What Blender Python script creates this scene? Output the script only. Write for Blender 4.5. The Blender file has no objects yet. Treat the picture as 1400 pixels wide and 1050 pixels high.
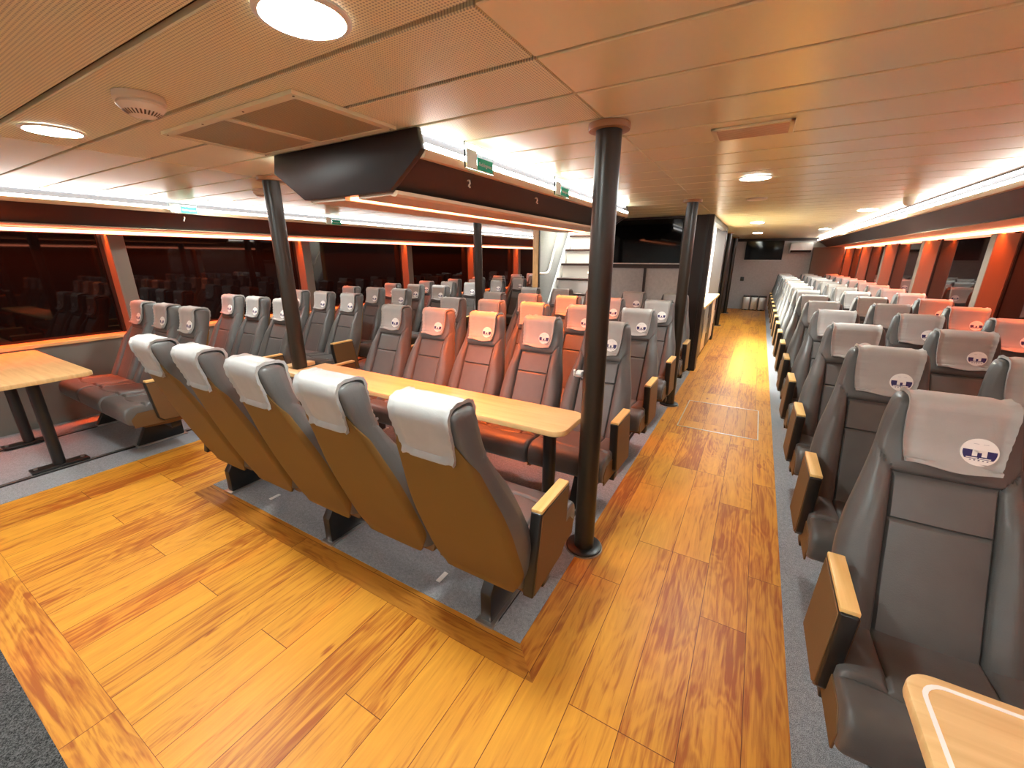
import bpy, bmesh, math, random
from mathutils import Vector, Matrix
random.seed(7)
D = bpy.data
S = bpy.context.scene
COL = S.collection
PI = math.pi

# ------------------------------------------------------------------ materials
def new_mat(name):
    m = D.materials.new(name); m.use_nodes = True
    nt = m.node_tree
    b = nt.nodes['Principled BSDF']
    return m, nt, b

def N(nt, typ, **kw):
    n = nt.nodes.new(typ)
    for k, v in kw.items():
        setattr(n, k, v)
    return n

def plain(name, col, rough=0.5, metal=0.0, spec=0.5, bump=0.0, bscale=400, var=0.0, vscale=6.0):
    m, nt, b = new_mat(name)
    b.inputs['Base Color'].default_value = (*col, 1)
    b.inputs['Roughness'].default_value = rough
    b.inputs['Metallic'].default_value = metal
    b.inputs['Specular IOR Level'].default_value = spec
    if bump or var:
        tc = N(nt, 'ShaderNodeTexCoord')
    if bump:
        n = N(nt, 'ShaderNodeTexNoise'); n.inputs['Scale'].default_value = bscale; n.inputs['Detail'].default_value = 3
        nt.links.new(tc.outputs['Object'], n.inputs['Vector'])
        bp = N(nt, 'ShaderNodeBump'); bp.inputs['Strength'].default_value = bump; bp.inputs['Distance'].default_value = 0.002
        nt.links.new(n.outputs['Fac'], bp.inputs['Height'])
        nt.links.new(bp.outputs['Normal'], b.inputs['Normal'])
    if var:
        n2 = N(nt, 'ShaderNodeTexNoise'); n2.inputs['Scale'].default_value = vscale; n2.inputs['Detail'].default_value = 4
        nt.links.new(tc.outputs['Object'], n2.inputs['Vector'])
        r = N(nt, 'ShaderNodeValToRGB')
        r.color_ramp.elements[0].position = 0.3; r.color_ramp.elements[1].position = 0.7
        r.color_ramp.elements[0].color = (*[c * (1 - var) for c in col], 1)
        r.color_ramp.elements[1].color = (*[min(1, c * (1 + var)) for c in col], 1)
        nt.links.new(n2.outputs['Fac'], r.inputs['Fac'])
        nt.links.new(r.outputs['Color'], b.inputs['Base Color'])
    return m

def emis(name, col, strength):
    m, nt, b = new_mat(name)
    b.inputs['Base Color'].default_value = (0.8, 0.8, 0.8, 1)
    b.inputs['Emission Color'].default_value = (*col, 1)
    b.inputs['Emission Strength'].default_value = strength
    return m

def wood_floor(name, along='Y', plank_w=0.185, plank_l=1.05, dark=(0.34, 0.090, 0.010), light=(0.72, 0.335, 0.036), offx=0.0):
    m, nt, b = new_mat(name)
    tc = N(nt, 'ShaderNodeTexCoord')
    sep = N(nt, 'ShaderNodeSeparateXYZ'); nt.links.new(tc.outputs['Object'], sep.inputs[0])
    cmb = N(nt, 'ShaderNodeCombineXYZ')
    a, c = ('Y', 'X') if along == 'Y' else ('X', 'Y')
    nt.links.new(sep.outputs[a], cmb.inputs['X'])
    ad = N(nt, 'ShaderNodeMath', operation='ADD'); ad.inputs[1].default_value = offx
    nt.links.new(sep.outputs[c], ad.inputs[0]); nt.links.new(ad.outputs[0], cmb.inputs['Y'])
    br = N(nt, 'ShaderNodeTexBrick')
    br.offset = 0.37; br.offset_frequency = 3; br.squash = 1.0
    br.inputs['Scale'].default_value = 1.0
    br.inputs['Brick Width'].default_value = plank_l
    br.inputs['Row Height'].default_value = plank_w
    br.inputs['Mortar Size'].default_value = 0.0014
    br.inputs['Mortar Smooth'].default_value = 0.1
    br.inputs['Color1'].default_value = (0, 0, 0, 1); br.inputs['Color2'].default_value = (1, 1, 1, 1)
    br.inputs['Mortar'].default_value = (0.5, 0.5, 0.5, 1)
    nt.links.new(cmb.outputs[0], br.inputs['Vector'])
    # per plank shift of the grain
    sh = N(nt, 'ShaderNodeVectorMath', operation='MULTIPLY_ADD')
    sh.inputs[1].default_value = (1, 1, 1)
    sc = N(nt, 'ShaderNodeVectorMath', operation='SCALE'); sc.inputs['Scale'].default_value = 9.0
    nt.links.new(br.outputs['Color'], sc.inputs[0])
    nt.links.new(cmb.outputs[0], sh.inputs[0]); nt.links.new(sc.outputs[0], sh.inputs[2])
    mp = N(nt, 'ShaderNodeMapping'); mp.inputs['Scale'].default_value = (2.0, 34, 1)
    nt.links.new(sh.outputs[0], mp.inputs['Vector'])
    g = N(nt, 'ShaderNodeTexNoise'); g.inputs['Scale'].default_value = 1.0; g.inputs['Detail'].default_value = 7
    g.inputs['Roughness'].default_value = 0.65; g.inputs['Distortion'].default_value = 0.9
    nt.links.new(mp.outputs[0], g.inputs['Vector'])
    mp2 = N(nt, 'ShaderNodeMapping'); mp2.inputs['Scale'].default_value = (1.3, 6, 1)
    nt.links.new(sh.outputs[0], mp2.inputs['Vector'])
    g2 = N(nt, 'ShaderNodeTexNoise'); g2.inputs['Scale'].default_value = 1.0; g2.inputs['Detail'].default_value = 3
    g2.inputs['Distortion'].default_value = 0.6
    nt.links.new(mp2.outputs[0], g2.inputs['Vector'])
    # fine dark pores
    mp3 = N(nt, 'ShaderNodeMapping'); mp3.inputs['Scale'].default_value = (5, 110, 1)
    nt.links.new(sh.outputs[0], mp3.inputs['Vector'])
    g3 = N(nt, 'ShaderNodeTexNoise'); g3.inputs['Scale'].default_value = 1.0; g3.inputs['Detail'].default_value = 2
    nt.links.new(mp3.outputs[0], g3.inputs['Vector'])
    mx = N(nt, 'ShaderNodeMath', operation='MULTIPLY'); mx.inputs[1].default_value = 0.22
    nt.links.new(br.outputs['Color'], mx.inputs[0])
    s1 = N(nt, 'ShaderNodeMath', operation='MULTIPLY_ADD'); s1.inputs[1].default_value = 0.85
    nt.links.new(g.outputs['Fac'], s1.inputs[0]); nt.links.new(mx.outputs[0], s1.inputs[2])
    s2 = N(nt, 'ShaderNodeMath', operation='MULTIPLY_ADD'); s2.inputs[1].default_value = 0.55
    nt.links.new(g2.outputs['Fac'], s2.inputs[0]); nt.links.new(s1.outputs[0], s2.inputs[2])
    s3 = N(nt, 'ShaderNodeMath', operation='MULTIPLY_ADD'); s3.inputs[1].default_value = 0.36
    nt.links.new(g3.outputs['Fac'], s3.inputs[0]); nt.links.new(s2.outputs[0], s3.inputs[2])
    ramp = N(nt, 'ShaderNodeValToRGB')
    e = ramp.color_ramp.elements
    e[0].position = 0.56; e[0].color = (*dark, 1)
    e[1].position = 0.97; e[1].color = (*light, 1)
    k = ramp.color_ramp.elements.new(0.73); k.color = tuple([(dark[i] * 0.30 + light[i] * 0.70) for i in range(3)] + [1])
    rg = N(nt, 'ShaderNodeMath', operation='MULTIPLY'); rg.inputs[1].default_value = 75.0
    nt.links.new(g2.outputs['Fac'], rg.inputs[0])
    sn = N(nt, 'ShaderNodeMath', operation='SINE'); nt.links.new(rg.outputs[0], sn.inputs[0])
    s35 = N(nt, 'ShaderNodeMath', operation='MULTIPLY_ADD'); s35.inputs[1].default_value = 0.055
    nt.links.new(sn.outputs[0], s35.inputs[0]); nt.links.new(s3.outputs[0], s35.inputs[2])
    mpv = N(nt, 'ShaderNodeMapping'); mpv.inputs['Scale'].default_value = (1.9, 4.6, 1)
    nt.links.new(sh.outputs[0], mpv.inputs['Vector'])
    vo = N(nt, 'ShaderNodeTexVoronoi'); vo.inputs['Scale'].default_value = 1.0
    nt.links.new(mpv.outputs[0], vo.inputs['Vector'])
    kn = N(nt, 'ShaderNodeMapRange'); kn.inputs['From Min'].default_value = 0.02; kn.inputs['From Max'].default_value = 0.09
    kn.inputs['To Min'].default_value = -0.45; kn.inputs['To Max'].default_value = 0.0
    nt.links.new(vo.outputs['Distance'], kn.inputs['Value'])
    s36 = N(nt, 'ShaderNodeMath', operation='ADD'); nt.links.new(s35.outputs[0], s36.inputs[0]); nt.links.new(kn.outputs[0], s36.inputs[1])
    s4 = N(nt, 'ShaderNodeMath', operation='MULTIPLY'); s4.inputs[1].default_value = 0.74
    nt.links.new(s36.outputs[0], s4.inputs[0])
    nt.links.new(s4.outputs[0], ramp.inputs['Fac'])
    mort = N(nt, 'ShaderNodeMixRGB'); mort.inputs['Color2'].default_value = (dark[0] * 0.35, dark[1] * 0.3, dark[2] * 0.3, 1)
    nt.links.new(br.outputs['Fac'], mort.inputs['Fac']); nt.links.new(ramp.outputs['Color'], mort.inputs['Color1'])
    nt.links.new(mort.outputs[0], b.inputs['Base Color'])
    b.inputs['Roughness'].default_value = 0.42
    b.inputs['Specular IOR Level'].default_value = 0.35
    bp = N(nt, 'ShaderNodeBump'); bp.inputs['Strength'].default_value = 0.12; bp.inputs['Distance'].default_value = 0.002
    nt.links.new(s3.outputs[0], bp.inputs['Height']); nt.links.new(bp.outputs['Normal'], b.inputs['Normal'])
    return m

def speckle(name, c0, c1, scale=350, rough=0.95, big=0.25):
    m, nt, b = new_mat(name)
    tc = N(nt, 'ShaderNodeTexCoord')
    n = N(nt, 'ShaderNodeTexNoise'); n.inputs['Scale'].default_value = scale; n.inputs['Detail'].default_value = 2
    n2 = N(nt, 'ShaderNodeTexNoise'); n2.inputs['Scale'].default_value = scale / 5; n2.inputs['Detail'].default_value = 4
    nt.links.new(tc.outputs['Object'], n.inputs['Vector']); nt.links.new(tc.outputs['Object'], n2.inputs['Vector'])
    ma = N(nt, 'ShaderNodeMath', operation='MULTIPLY_ADD'); ma.inputs[1].default_value = big
    sb = N(nt, 'ShaderNodeMath', operation='SUBTRACT'); sb.inputs[1].default_value = big * 0.5
    nt.links.new(n.outputs['Fac'], sb.inputs[0])
    nt.links.new(n2.outputs['Fac'], ma.inputs[0]); nt.links.new(sb.outputs[0], ma.inputs[2])
    r = N(nt, 'ShaderNodeValToRGB')
    r.color_ramp.elements[0].position = 0.36; r.color_ramp.elements[1].position = 0.66
    r.color_ramp.elements[0].color = (*c0, 1); r.color_ramp.elements[1].color = (*c1, 1)
    nt.links.new(ma.outputs[0], r.inputs['Fac']); nt.links.new(r.outputs['Color'], b.inputs['Base Color'])
    b.inputs['Roughness'].default_value = rough; b.inputs['Specular IOR Level'].default_value = 0.2
    bp = N(nt, 'ShaderNodeBump'); bp.inputs['Strength'].default_value = 0.4; bp.inputs['Distance'].default_value = 0.003
    nt.links.new(n.outputs['Fac'], bp.inputs['Height']); nt.links.new(bp.outputs['Normal'], b.inputs['Normal'])
    return m

def light_wood(name, c0, c1, along='X', rough=0.38):
    m, nt, b = new_mat(name)
    tc = N(nt, 'ShaderNodeTexCoord')
    mp = N(nt, 'ShaderNodeMapping')
    mp.inputs['Scale'].default_value = (2.5, 45, 8) if along == 'X' else (45, 2.5, 8)
    nt.links.new(tc.outputs['Object'], mp.inputs['Vector'])
    n = N(nt, 'ShaderNodeTexNoise'); n.inputs['Scale'].default_value = 1; n.inputs['Detail'].default_value = 6; n.inputs['Distortion'].default_value = 0.5
    nt.links.new(mp.outputs[0], n.inputs['Vector'])
    r = N(nt, 'ShaderNodeValToRGB')
    r.color_ramp.elements[0].position = 0.3; r.color_ramp.elements[1].position = 0.7
    r.color_ramp.elements[0].color = (*c0, 1); r.color_ramp.elements[1].color = (*c1, 1)
    nt.links.new(n.outputs['Fac'], r.inputs['Fac']); nt.links.new(r.outputs['Color'], b.inputs['Base Color'])
    b.inputs['Roughness'].default_value = rough
    return m

def perforated(name, col, pitch=0.009, hole=0.30):
    m, nt, b = new_mat(name)
    tc = N(nt, 'ShaderNodeTexCoord')
    sep = N(nt, 'ShaderNodeSeparateXYZ'); nt.links.new(tc.outputs['Object'], sep.inputs[0])
    def frac(ax):
        d = N(nt, 'ShaderNodeMath', operation='DIVIDE'); d.inputs[1].default_value = pitch
        nt.links.new(sep.outputs[ax], d.inputs[0])
        f = N(nt, 'ShaderNodeMath', operation='FRACT'); nt.links.new(d.outputs[0], f.inputs[0])
        s = N(nt, 'ShaderNodeMath', operation='SUBTRACT'); s.inputs[1].default_value = 0.5
        nt.links.new(f.outputs[0], s.inputs[0])
        p = N(nt, 'ShaderNodeMath', operation='MULTIPLY'); nt.links.new(s.outputs[0], p.inputs[0]); nt.links.new(s.outputs[0], p.inputs[1])
        return p
    a, c = frac('X'), frac('Y')
    ad = N(nt, 'ShaderNodeMath', operation='ADD'); nt.links.new(a.outputs[0], ad.inputs[0]); nt.links.new(c.outputs[0], ad.inputs[1])
    lt = N(nt, 'ShaderNodeMath', operation='LESS_THAN'); lt.inputs[1].default_value = hole * hole
    nt.links.new(ad.outputs[0], lt.inputs[0])
    mx = N(nt, 'ShaderNodeMixRGB'); mx.inputs['Color1'].default_value = (*col, 1)
    mx.inputs['Color2'].default_value = (*[x * 0.5 for x in col], 1)
    nt.links.new(lt.outputs[0], mx.inputs['Fac']); nt.links.new(mx.outputs[0], b.inputs['Base Color'])
    b.inputs['Roughness'].default_value = 0.5
    return m

CEIL = (0.87, 0.80, 0.52)
M = {}
M['ceiling'] = plain('painted ceiling panel', CEIL, 0.27, spec=0.5)
M['perf'] = perforated('perforated ceiling panel', CEIL)
M['groove'] = plain('ceiling groove', (0.12, 0.07, 0.035), 0.7)
M['leather'] = plain('grey leather', (0.100, 0.0965, 0.092), 0.40, spec=0.45, bump=0.25, bscale=260, var=0.06, vscale=14)
M['drape'] = plain('light grey leather', (0.375, 0.372, 0.355), 0.42, spec=0.4, bump=0.2, bscale=240, var=0.05, vscale=18)
M['shell'] = plain('tan brown seat shell', (0.165, 0.085, 0.019), 0.6, spec=0.3, bump=0.2, bscale=500)
M['armpanel'] = plain('brown arm panel', (0.15, 0.078, 0.030), 0.6, spec=0.3, bump=0.15, bscale=500)
M['black'] = plain('black painted metal', (0.012, 0.011, 0.010), 0.35, spec=0.5)
M['pole'] = plain('dark bronze pole paint', (0.020, 0.014, 0.008), 0.36, spec=0.5)
M['dark'] = plain('dark brown laminate', (0.020, 0.013, 0.011), 0.42, spec=0.4)
M['darkwall'] = plain('dark panel', (0.03, 0.018, 0.014), 0.4)
M['maple'] = light_wood('pale maple', (0.66, 0.42, 0.18), (0.78, 0.54, 0.25), 'X')
M['armwood'] = light_wood('pale oak arm cap', (0.70, 0.42, 0.13), (0.85, 0.58, 0.24), 'Y')
M['edge'] = plain('pale table edge', (0.85, 0.68, 0.48), 0.4)
M['inlay'] = plain('white inlay', (0.9, 0.85, 0.82), 0.4)
M['wood'] = wood_floor('plank floor')
M['woodx'] = wood_floor('border plank', along='X', plank_w=0.16, plank_l=1.3, offx=-0.05)
M['woody'] = wood_floor('border plank along the aisle', along='Y', plank_w=0.25, plank_l=1.6, dark=(0.32, 0.09, 0.012), light=(0.64, 0.28, 0.035), offx=0.55)
M['woodc'] = wood_floor('corner border plank', along='X', plank_w=0.30, plank_l=1.5, dark=(0.28, 0.085, 0.010), light=(0.52, 0.22, 0.028), offx=0.05)
M['hatchwood'] = wood_floor('hatch planks', along='Y', plank_w=0.175, plank_l=1.4, dark=(0.32, 0.09, 0.012), light=(0.62, 0.26, 0.032), offx=0.07)
M['carpet'] = speckle('grey carpet', (0.13, 0.135, 0.145), (0.42, 0.43, 0.45))
M['mat'] = speckle('dark entrance mat', (0.015, 0.016, 0.016), (0.12, 0.12, 0.12), scale=240)
M['glass'] = plain('night window glass', (0.003, 0.0025, 0.0025), 0.03, spec=0.28)
M['reveal'] = plain('window post laminate', (0.15, 0.115, 0.085), 0.6, bump=0.1, bscale=600)
M['wallpanel'] = plain('olive grey wall panel', (0.16, 0.15, 0.125), 0.6, bump=0.1, bscale=500)
M['greywall'] = plain('grey laminate wall', (0.46, 0.45, 0.44), 0.5, var=0.08, vscale=30)
M['wallpanel2'] = plain('stair side panel', (0.16, 0.155, 0.15), 0.5, var=0.06, vscale=30)
M['sill'] = light_wood('sill wood', (0.60, 0.33, 0.12), (0.75, 0.46, 0.2), 'Y')
M['soffit'] = plain('cream soffit', (0.70, 0.52, 0.36), 0.45)
M['lip'] = plain('cream trough lip', (0.75, 0.52, 0.32), 0.4)
M['trough'] = plain('grey trough lining', (0.07, 0.07, 0.075), 0.6)
M['ledw'] = emis('white light strip', (0.95, 0.96, 0.95), 8)
M['ledc'] = emis('white ceiling edge strip', (0.92, 0.95, 1.0), 4)
M['ledr'] = emis('red light strip', (1.0, 0.26, 0.14), 5)
M['ledr2'] = emis('amber light strip', (1.0, 0.28, 0.12), 5)
M['lamp'] = emis('lamp diffuser', (0.90, 0.97, 0.95), 140)
M['lamptrim'] = plain('white lamp ring', (0.85, 0.80, 0.72), 0.4)
M['steel'] = plain('brushed steel', (0.62, 0.60, 0.57), 0.3, metal=0.9)
M['brass'] = plain('bronze flange', (0.35, 0.17, 0.06), 0.4)
M['screen'] = plain('dark glossy screen', (0.003, 0.003, 0.003), 0.05, spec=0.25)
M['white'] = plain('white plastic', (0.80, 0.80, 0.78), 0.4)
M['cream'] = plain('cream plastic', (0.78, 0.64, 0.48), 0.45)
M['tread'] = plain('dark stair tread', (0.05, 0.02, 0.015), 0.5)
M['riser'] = plain('white riser', (0.85, 0.84, 0.83), 0.5)
M['grille'] = perforated('vent mesh', (0.42, 0.37, 0.21), pitch=0.008, hole=0.36)
M['navy'] = plain('navy print', (0.018, 0.012, 0.11), 0.5)
M['green'] = plain('green sign print', (0.0, 0.42, 0.27), 0.5)
M['badge'] = plain('white badge', (0.85, 0.85, 0.82), 0.5)
M['greyprint'] = plain('grey print', (0.45, 0.47, 0.5), 0.5)
M['counterwhite'] = plain('bright kiosk wall', (0.85, 0.82, 0.76), 0.5)
def acrylic():
    m, nt, b = new_mat('clear acrylic')
    b.inputs['Base Color'].default_value = (0.85, 0.97, 0.92, 1)
    b.inputs['Transmission Weight'].default_value = 1.0
    b.inputs['Roughness'].default_value = 0.02
    b.inputs['IOR'].default_value = 1.3
    return m
M['acrylic'] = acrylic()

# ------------------------------------------------------------------ mesh helpers
class MB:
    """collects vertices and faces with material slots; links them as ONE mesh object"""
    def __init__(self): self.v = []; self.f = []; self.m = []; self.mats = []
    def mi(self, mat):
        if mat not in self.mats: self.mats.append(mat)
        return self.mats.index(mat)
    def add(self, vs, fs, mat):
        o = len(self.v); k = self.mi(mat)
        self.v += [tuple(p) for p in vs]
        for f in fs:
            self.f.append(tuple(o + i for i in f)); self.m.append(k)
    def bm(self, b, mat):
        b.verts.index_update()
        self.add([v.co[:] for v in b.verts], [[v.index for v in f.verts] for f in b.faces], mat); b.free()
    def box(self, x0, x1, y0, y1, z0, z1, mat, r=0.0, seg=2):
        b = bmesh.new(); bmesh.ops.create_cube(b, size=1)
        for v in b.verts:
            v.co = ((x0 + x1) / 2 + v.co.x * (x1 - x0), (y0 + y1) / 2 + v.co.y * (y1 - y0), (z0 + z1) / 2 + v.co.z * (z1 - z0))
        if r: bmesh.ops.bevel(b, geom=list(b.edges), offset=r, segments=seg, affect='EDGES', profile=0.5)
        self.bm(b, mat)
    def prism(self, poly, axis, a0, a1, mat, r=0.0, seg=2):
        """poly of 2D points extruded along axis from a0 to a1: axis X -> (y,z), Y -> (x,z), Z -> (x,y)"""
        def P(p, a):
            return {'X': (a, p[0], p[1]), 'Y': (p[0], a, p[1]), 'Z': (p[0], p[1], a)}[axis]
        b = bmesh.new()
        lo = [b.verts.new(P(p, a0)) for p in poly]; hi = [b.verts.new(P(p, a1)) for p in poly]
        n = len(poly)
        b.faces.new(lo[::-1]); b.faces.new(hi)
        for i in range(n):
            b.faces.new((lo[i], lo[(i + 1) % n], hi[(i + 1) % n], hi[i]))
        bmesh.ops.recalc_face_normals(b, faces=list(b.faces))
        if r: bmesh.ops.bevel(b, geom=list(b.edges), offset=r, segments=seg, affect='EDGES', profile=0.5)
        self.bm(b, mat)
    def cyl(self, x, y, z0, z1, r, mat, seg=32, r1=None):
        r1 = r if r1 is None else r1
        vs = []; fs = []
        for k in range(seg):
            a = 2 * PI * k / seg
            vs.append((x + r * math.cos(a), y + r * math.sin(a), z0)); vs.append((x + r1 * math.cos(a), y + r1 * math.sin(a), z1))
        for k in range(seg):
            j = (k + 1) % seg
            fs.append((2 * k, 2 * j, 2 * j + 1, 2 * k + 1))
        fs.append(tuple(2 * k for k in range(seg))[::-1]); fs.append(tuple(2 * k + 1 for k in range(seg)))
        self.add(vs, fs, mat)
    def lathe(self, x, y, prof, mat, seg=32):
        vs = []; fs = []
        n = len(prof)
        for k in range(seg):
            a = 2 * PI * k / seg
            for r, z in prof: vs.append((x + r * math.cos(a), y + r * math.sin(a), z))
        for k in range(seg):
            j = (k + 1) % seg
            for i in range(n - 1):
                fs.append((k * n + i, j * n + i, j * n + i + 1, k * n + i + 1))
        self.add(vs, fs, mat)
    def tube(self, pts, r, mat, seg=10):
        pts = [Vector(p) for p in pts]
        vs = []; fs = []
        up = Vector((0.13, 0.27, 0.95))
        for i, p in enumerate(pts):
            t = (pts[min(i + 1, len(pts) - 1)] - pts[max(i - 1, 0)]).normalized()
            a = t.cross(up).normalized(); c = t.cross(a)
            for k in range(seg):
                w = 2 * PI * k / seg
                vs.append(p + r * (math.cos(w) * a + math.sin(w) * c))
        for i in range(len(pts) - 1):
            for k in range(seg):
                j = (k + 1) % seg
                fs.append((i * seg + k, i * seg + j, (i + 1) * seg + j, (i + 1) * seg + k))
        fs.append(tuple(range(seg))[::-1]); fs.append(tuple((len(pts) - 1) * seg + k for k in range(seg)))
        self.add(vs, fs, mat)
    def build(self, name, parent=None, smooth=None, fix=True):
        me = D.meshes.new(name)
        me.from_pydata(self.v, [], self.f)
        for m in self.mats: me.materials.append(m)
        me.polygons.foreach_set('material_index', self.m)
        if fix:
            b = bmesh.new(); b.from_mesh(me)
            bmesh.ops.recalc_face_normals(b, faces=list(b.faces)); b.to_mesh(me); b.free()
        if smooth is not None:
            me.polygons.foreach_set('use_smooth', [True] * len(me.polygons))
            me.set_sharp_from_angle(angle=math.radians(smooth))
        me.update()
        o = D.objects.new(name, me); COL.objects.link(o)
        if parent: o.parent = parent
        return o

def tag(o, label=None, cat=None, group=None, kind=None):
    if label: o['label'] = label
    if cat: o['category'] = cat
    if group: o['group'] = group
    if kind: o['kind'] = kind
    return o

def struct(o, label=None):
    o['kind'] = 'structure'
    if label: o['label'] = label
    return o

def empty(name, loc, label, cat, group=None, rz=0.0):
    o = D.objects.new(name, None); COL.objects.link(o)
    o.location = loc; o.rotation_euler = (0, 0, rz); o.empty_display_size = 0.2
    return tag(o, label, cat, group)

def copy_tree(o, parent=None):
    c = o.copy(); COL.objects.link(c)
    if parent is not None: c.parent = parent
    for ch in list(o.children): copy_tree(ch, c)
    return c

def interp(tab, z):
    if z <= tab[0][0]: return tab[0][1]
    for (a, p), (b, q) in zip(tab, tab[1:]):
        if z <= b:
            t = (z - a) / (b - a)
            return p + (q - p) * t
    return tab[-1][1]

def sm_interp(tab, z, w=0.03):
    return (interp(tab, z - w) + 2 * interp(tab, z) + interp(tab, z + w) + interp(tab, z - w / 2) + interp(tab, z + w / 2)) / 6

# ------------------------------------------------------------------ the passenger chair
YF = [(0.28, 0.07), (0.45, 0.125), (0.6, 0.20), (0.75, 0.268), (0.89, 0.338), (1.0, 0.383), (1.15, 0.405)]
YR = [(0.26, 0.195), (0.5, 0.29), (0.75, 0.380), (0.95, 0.452), (1.1, 0.497), (1.16, 0.505)]
HW = [(0.27, 0.225), (0.36, 0.240), (0.62, 0.240), (0.72, 0.228), (0.82, 0.203), (0.90, 0.184), (0.97, 0.172), (1.06, 0.163), (1.12, 0.150), (1.15, 0.142)]
ZTOP = 1.135

def chair_meshes():
    out = {}
    SE = 0.124
    def front(x, z):
        hw = sm_interp(HW, z); yf = sm_interp(YF, z); yr = sm_interp(YR, z)
        ax = abs(x); T = yr - yf
        # bolsters swell forward
        y = yf
        fade = max(0.0, min(1.0, (0.93 - z) / 0.12))
        u = max(0.0, min(1.0, (ax - SE) / max(0.02, (hw - SE))))
        y -= 0.030 * math.sin(PI * min(1, u ** 0.8)) * fade
        y -= 0.006 * fade * (1 - min(1, (ax / SE) ** 2)) * (0.6 if z > .76 else 1)
        # round edge
        e = max(0.0, (ax / hw - 0.89) / 0.11)
        y += T * 0.34 * e ** 2.2
        # head pad
        if z > 0.885:
            hp = min(1, (z - 0.885) / 0.04)
            y -= 0.014 * hp * max(0, 1 - (ax / 0.165) ** 4)
        # seams
        g = 0.0
        if z < 0.895: g = max(g, math.exp(-((ax - SE) / 0.0042) ** 2))
        if ax < SE: g = max(g, math.exp(-((z - 0.757) / 0.004) ** 2))
        zl = 0.892 if ax < SE else 0.892 + (ax - SE) * 1.45
        g = max(g, math.exp(-((z - zl) / 0.006) ** 2))
        y += 0.013 * g
        # top rounding
        t = max(0.0, (z - (ZTOP - 0.030)) / 0.030)
        y += T * 0.36 * (1 - math.sqrt(max(0, 1 - t * t)))
        return y
    def rear(x, z):
        hw = sm_interp(HW, z); yf = sm_interp(YF, z); yr = sm_interp(YR, z); T = yr - yf
        e = max(0.0, (abs(x) / hw - 0.82) / 0.18)
        y = yr - T * 0.42 * e ** 2.6
        t = max(0.0, (z - (ZTOP - 0.030)) / 0.030)
        y -= T * 0.36 * (1 - math.sqrt(max(0, 1 - t * t)))
        return y
    # backrest: one closed body
    b = MB()
    zs = sorted(set([round(0.29 + (ZTOP - 0.29) * (1 - (1 - i / 79) ** 1.15), 5) for i in range(80)] + [c + d for c in (0.757, 0.892) for d in (-0.008, -0.004, -0.002, 0.0, 0.002, 0.004, 0.008)]))
    nz = len(zs)
    def XS(hw):
        se = min(SE, hw - 0.03)
        half = [se * k / 9 for k in range(9)][:-1] + [se - 0.014, se - 0.007, se - 0.0035, se, se + 0.0035, se + 0.007, se + 0.012]
        half = sorted(half)
        half += [se + 0.012 + (hw - se - 0.012) * (1 - (1 - k / 12) ** 1.5) for k in range(1, 13)]
        return [-h for h in reversed(half[1:])] + half
    nx = len(XS(0.2))
    vs = []; fs = []
    for z in zs:
        hw = sm_interp(HW, z)
        t = max(0.0, (z - (ZTOP - 0.03)) / 0.03); hw -= 0.02 * (1 - math.sqrt(max(0, 1 - t * t)))
        ring = []
        xs = XS(hw)
        for x in xs: ring.append((x, front(x * 0.9999, z), z))
        for x in reversed(xs[1:-1]): ring.append((x, rear(x, z), z))
        vs += ring
    R = nx + nx - 2
    for k in range(nz - 1):
        for i in range(R):
            j = (i + 1) % R
            fs.append((k * R + i, k * R + j, (k + 1) * R + j, (k + 1) * R + i))
    for base in (0, (nz - 1) * R):
        for i in range(nx - 1):
            a0, a1 = base + i, base + i + 1
            c1 = base + (R - i - 1 if i + 1 < nx - 1 else nx - 1); c0 = base + (R - i if i > 0 else 0)
            q = [a0, a1, c1, c0]
            qq = []
            for w in q:
                if w not in qq: qq.append(w)
            if len(qq) > 2: fs.append(tuple(qq))
    b.add(vs, fs, M['leather'])
    out['backrest'] = b
    # rear shell
    b = MB()
    nz, nx = 44, len(XS(0.2))
    zs = [0.255 + (1.02 - 0.255) * i / (nz - 1) for i in range(nz)]
    vs = []; fs = []
    for lay in (0.008, -0.006):
        for z in zs:
            hw = sm_interp(HW, max(z, 0.28)) * (0.95 if z > 0.40 else 0.95 - 0.35 * ((0.40 - z) / 0.145) ** 2 * 0.6) * (1 - 0.30 * max(0, (z - 0.90) / 0.12) ** 2)
            for x in XS(hw):
                edge = 0.0 if lay < 0 else 0.003 * abs(x / hw) ** 8
                vs.append((x, rear(x, max(z, 0.262)) + lay - edge, z))
    L = nz * nx
    for k in range(nz - 1):
        for i in range(nx - 1):
            a = k * nx + i
            fs.append((a, a + 1, a + nx + 1, a + nx)); fs.append((L + a, L + a + nx, L + a + nx + 1, L + a + 1))
    for k in range(nz - 1):
        for i in (0, nx - 1):
            a = k * nx + i; fs.append((a, a + nx, L + a + nx, L + a))
    for i in range(nx - 1):
        for k in (0, nz - 1):
            a = k * nx + i; fs.append((a, a + 1, L + a + 1, L + a))
    b.add(vs, fs, M['shell'])
    out['back_shell'] = b
    # headrest cover: a strap of leather laid over the head of the chair
    b = MB()
    path = []
    zz = [0.932 + (1.09 - 0.932) * i / 16 for i in range(17)]
    for z in zz: path.append((front(0, z), z))
    yc0, yc1 = front(0, 1.09), rear(0, 1.09)
    cx, rx = (yc0 + yc1) / 2, (yc1 - yc0) / 2
    for k in range(1, 16):
        a = PI - PI * k / 16
        path.append((cx + rx * math.copysign(abs(math.cos(a)) ** 0.55, math.cos(a)), 1.09 + 0.047 * math.sin(a) ** 0.55))
    for i in range(15): 
        z = 1.09 - (1.09 - 0.945) * i / 14
        path.append((rear(0, z), z))
    n = len(path); nx = 20
    nor = []
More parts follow.
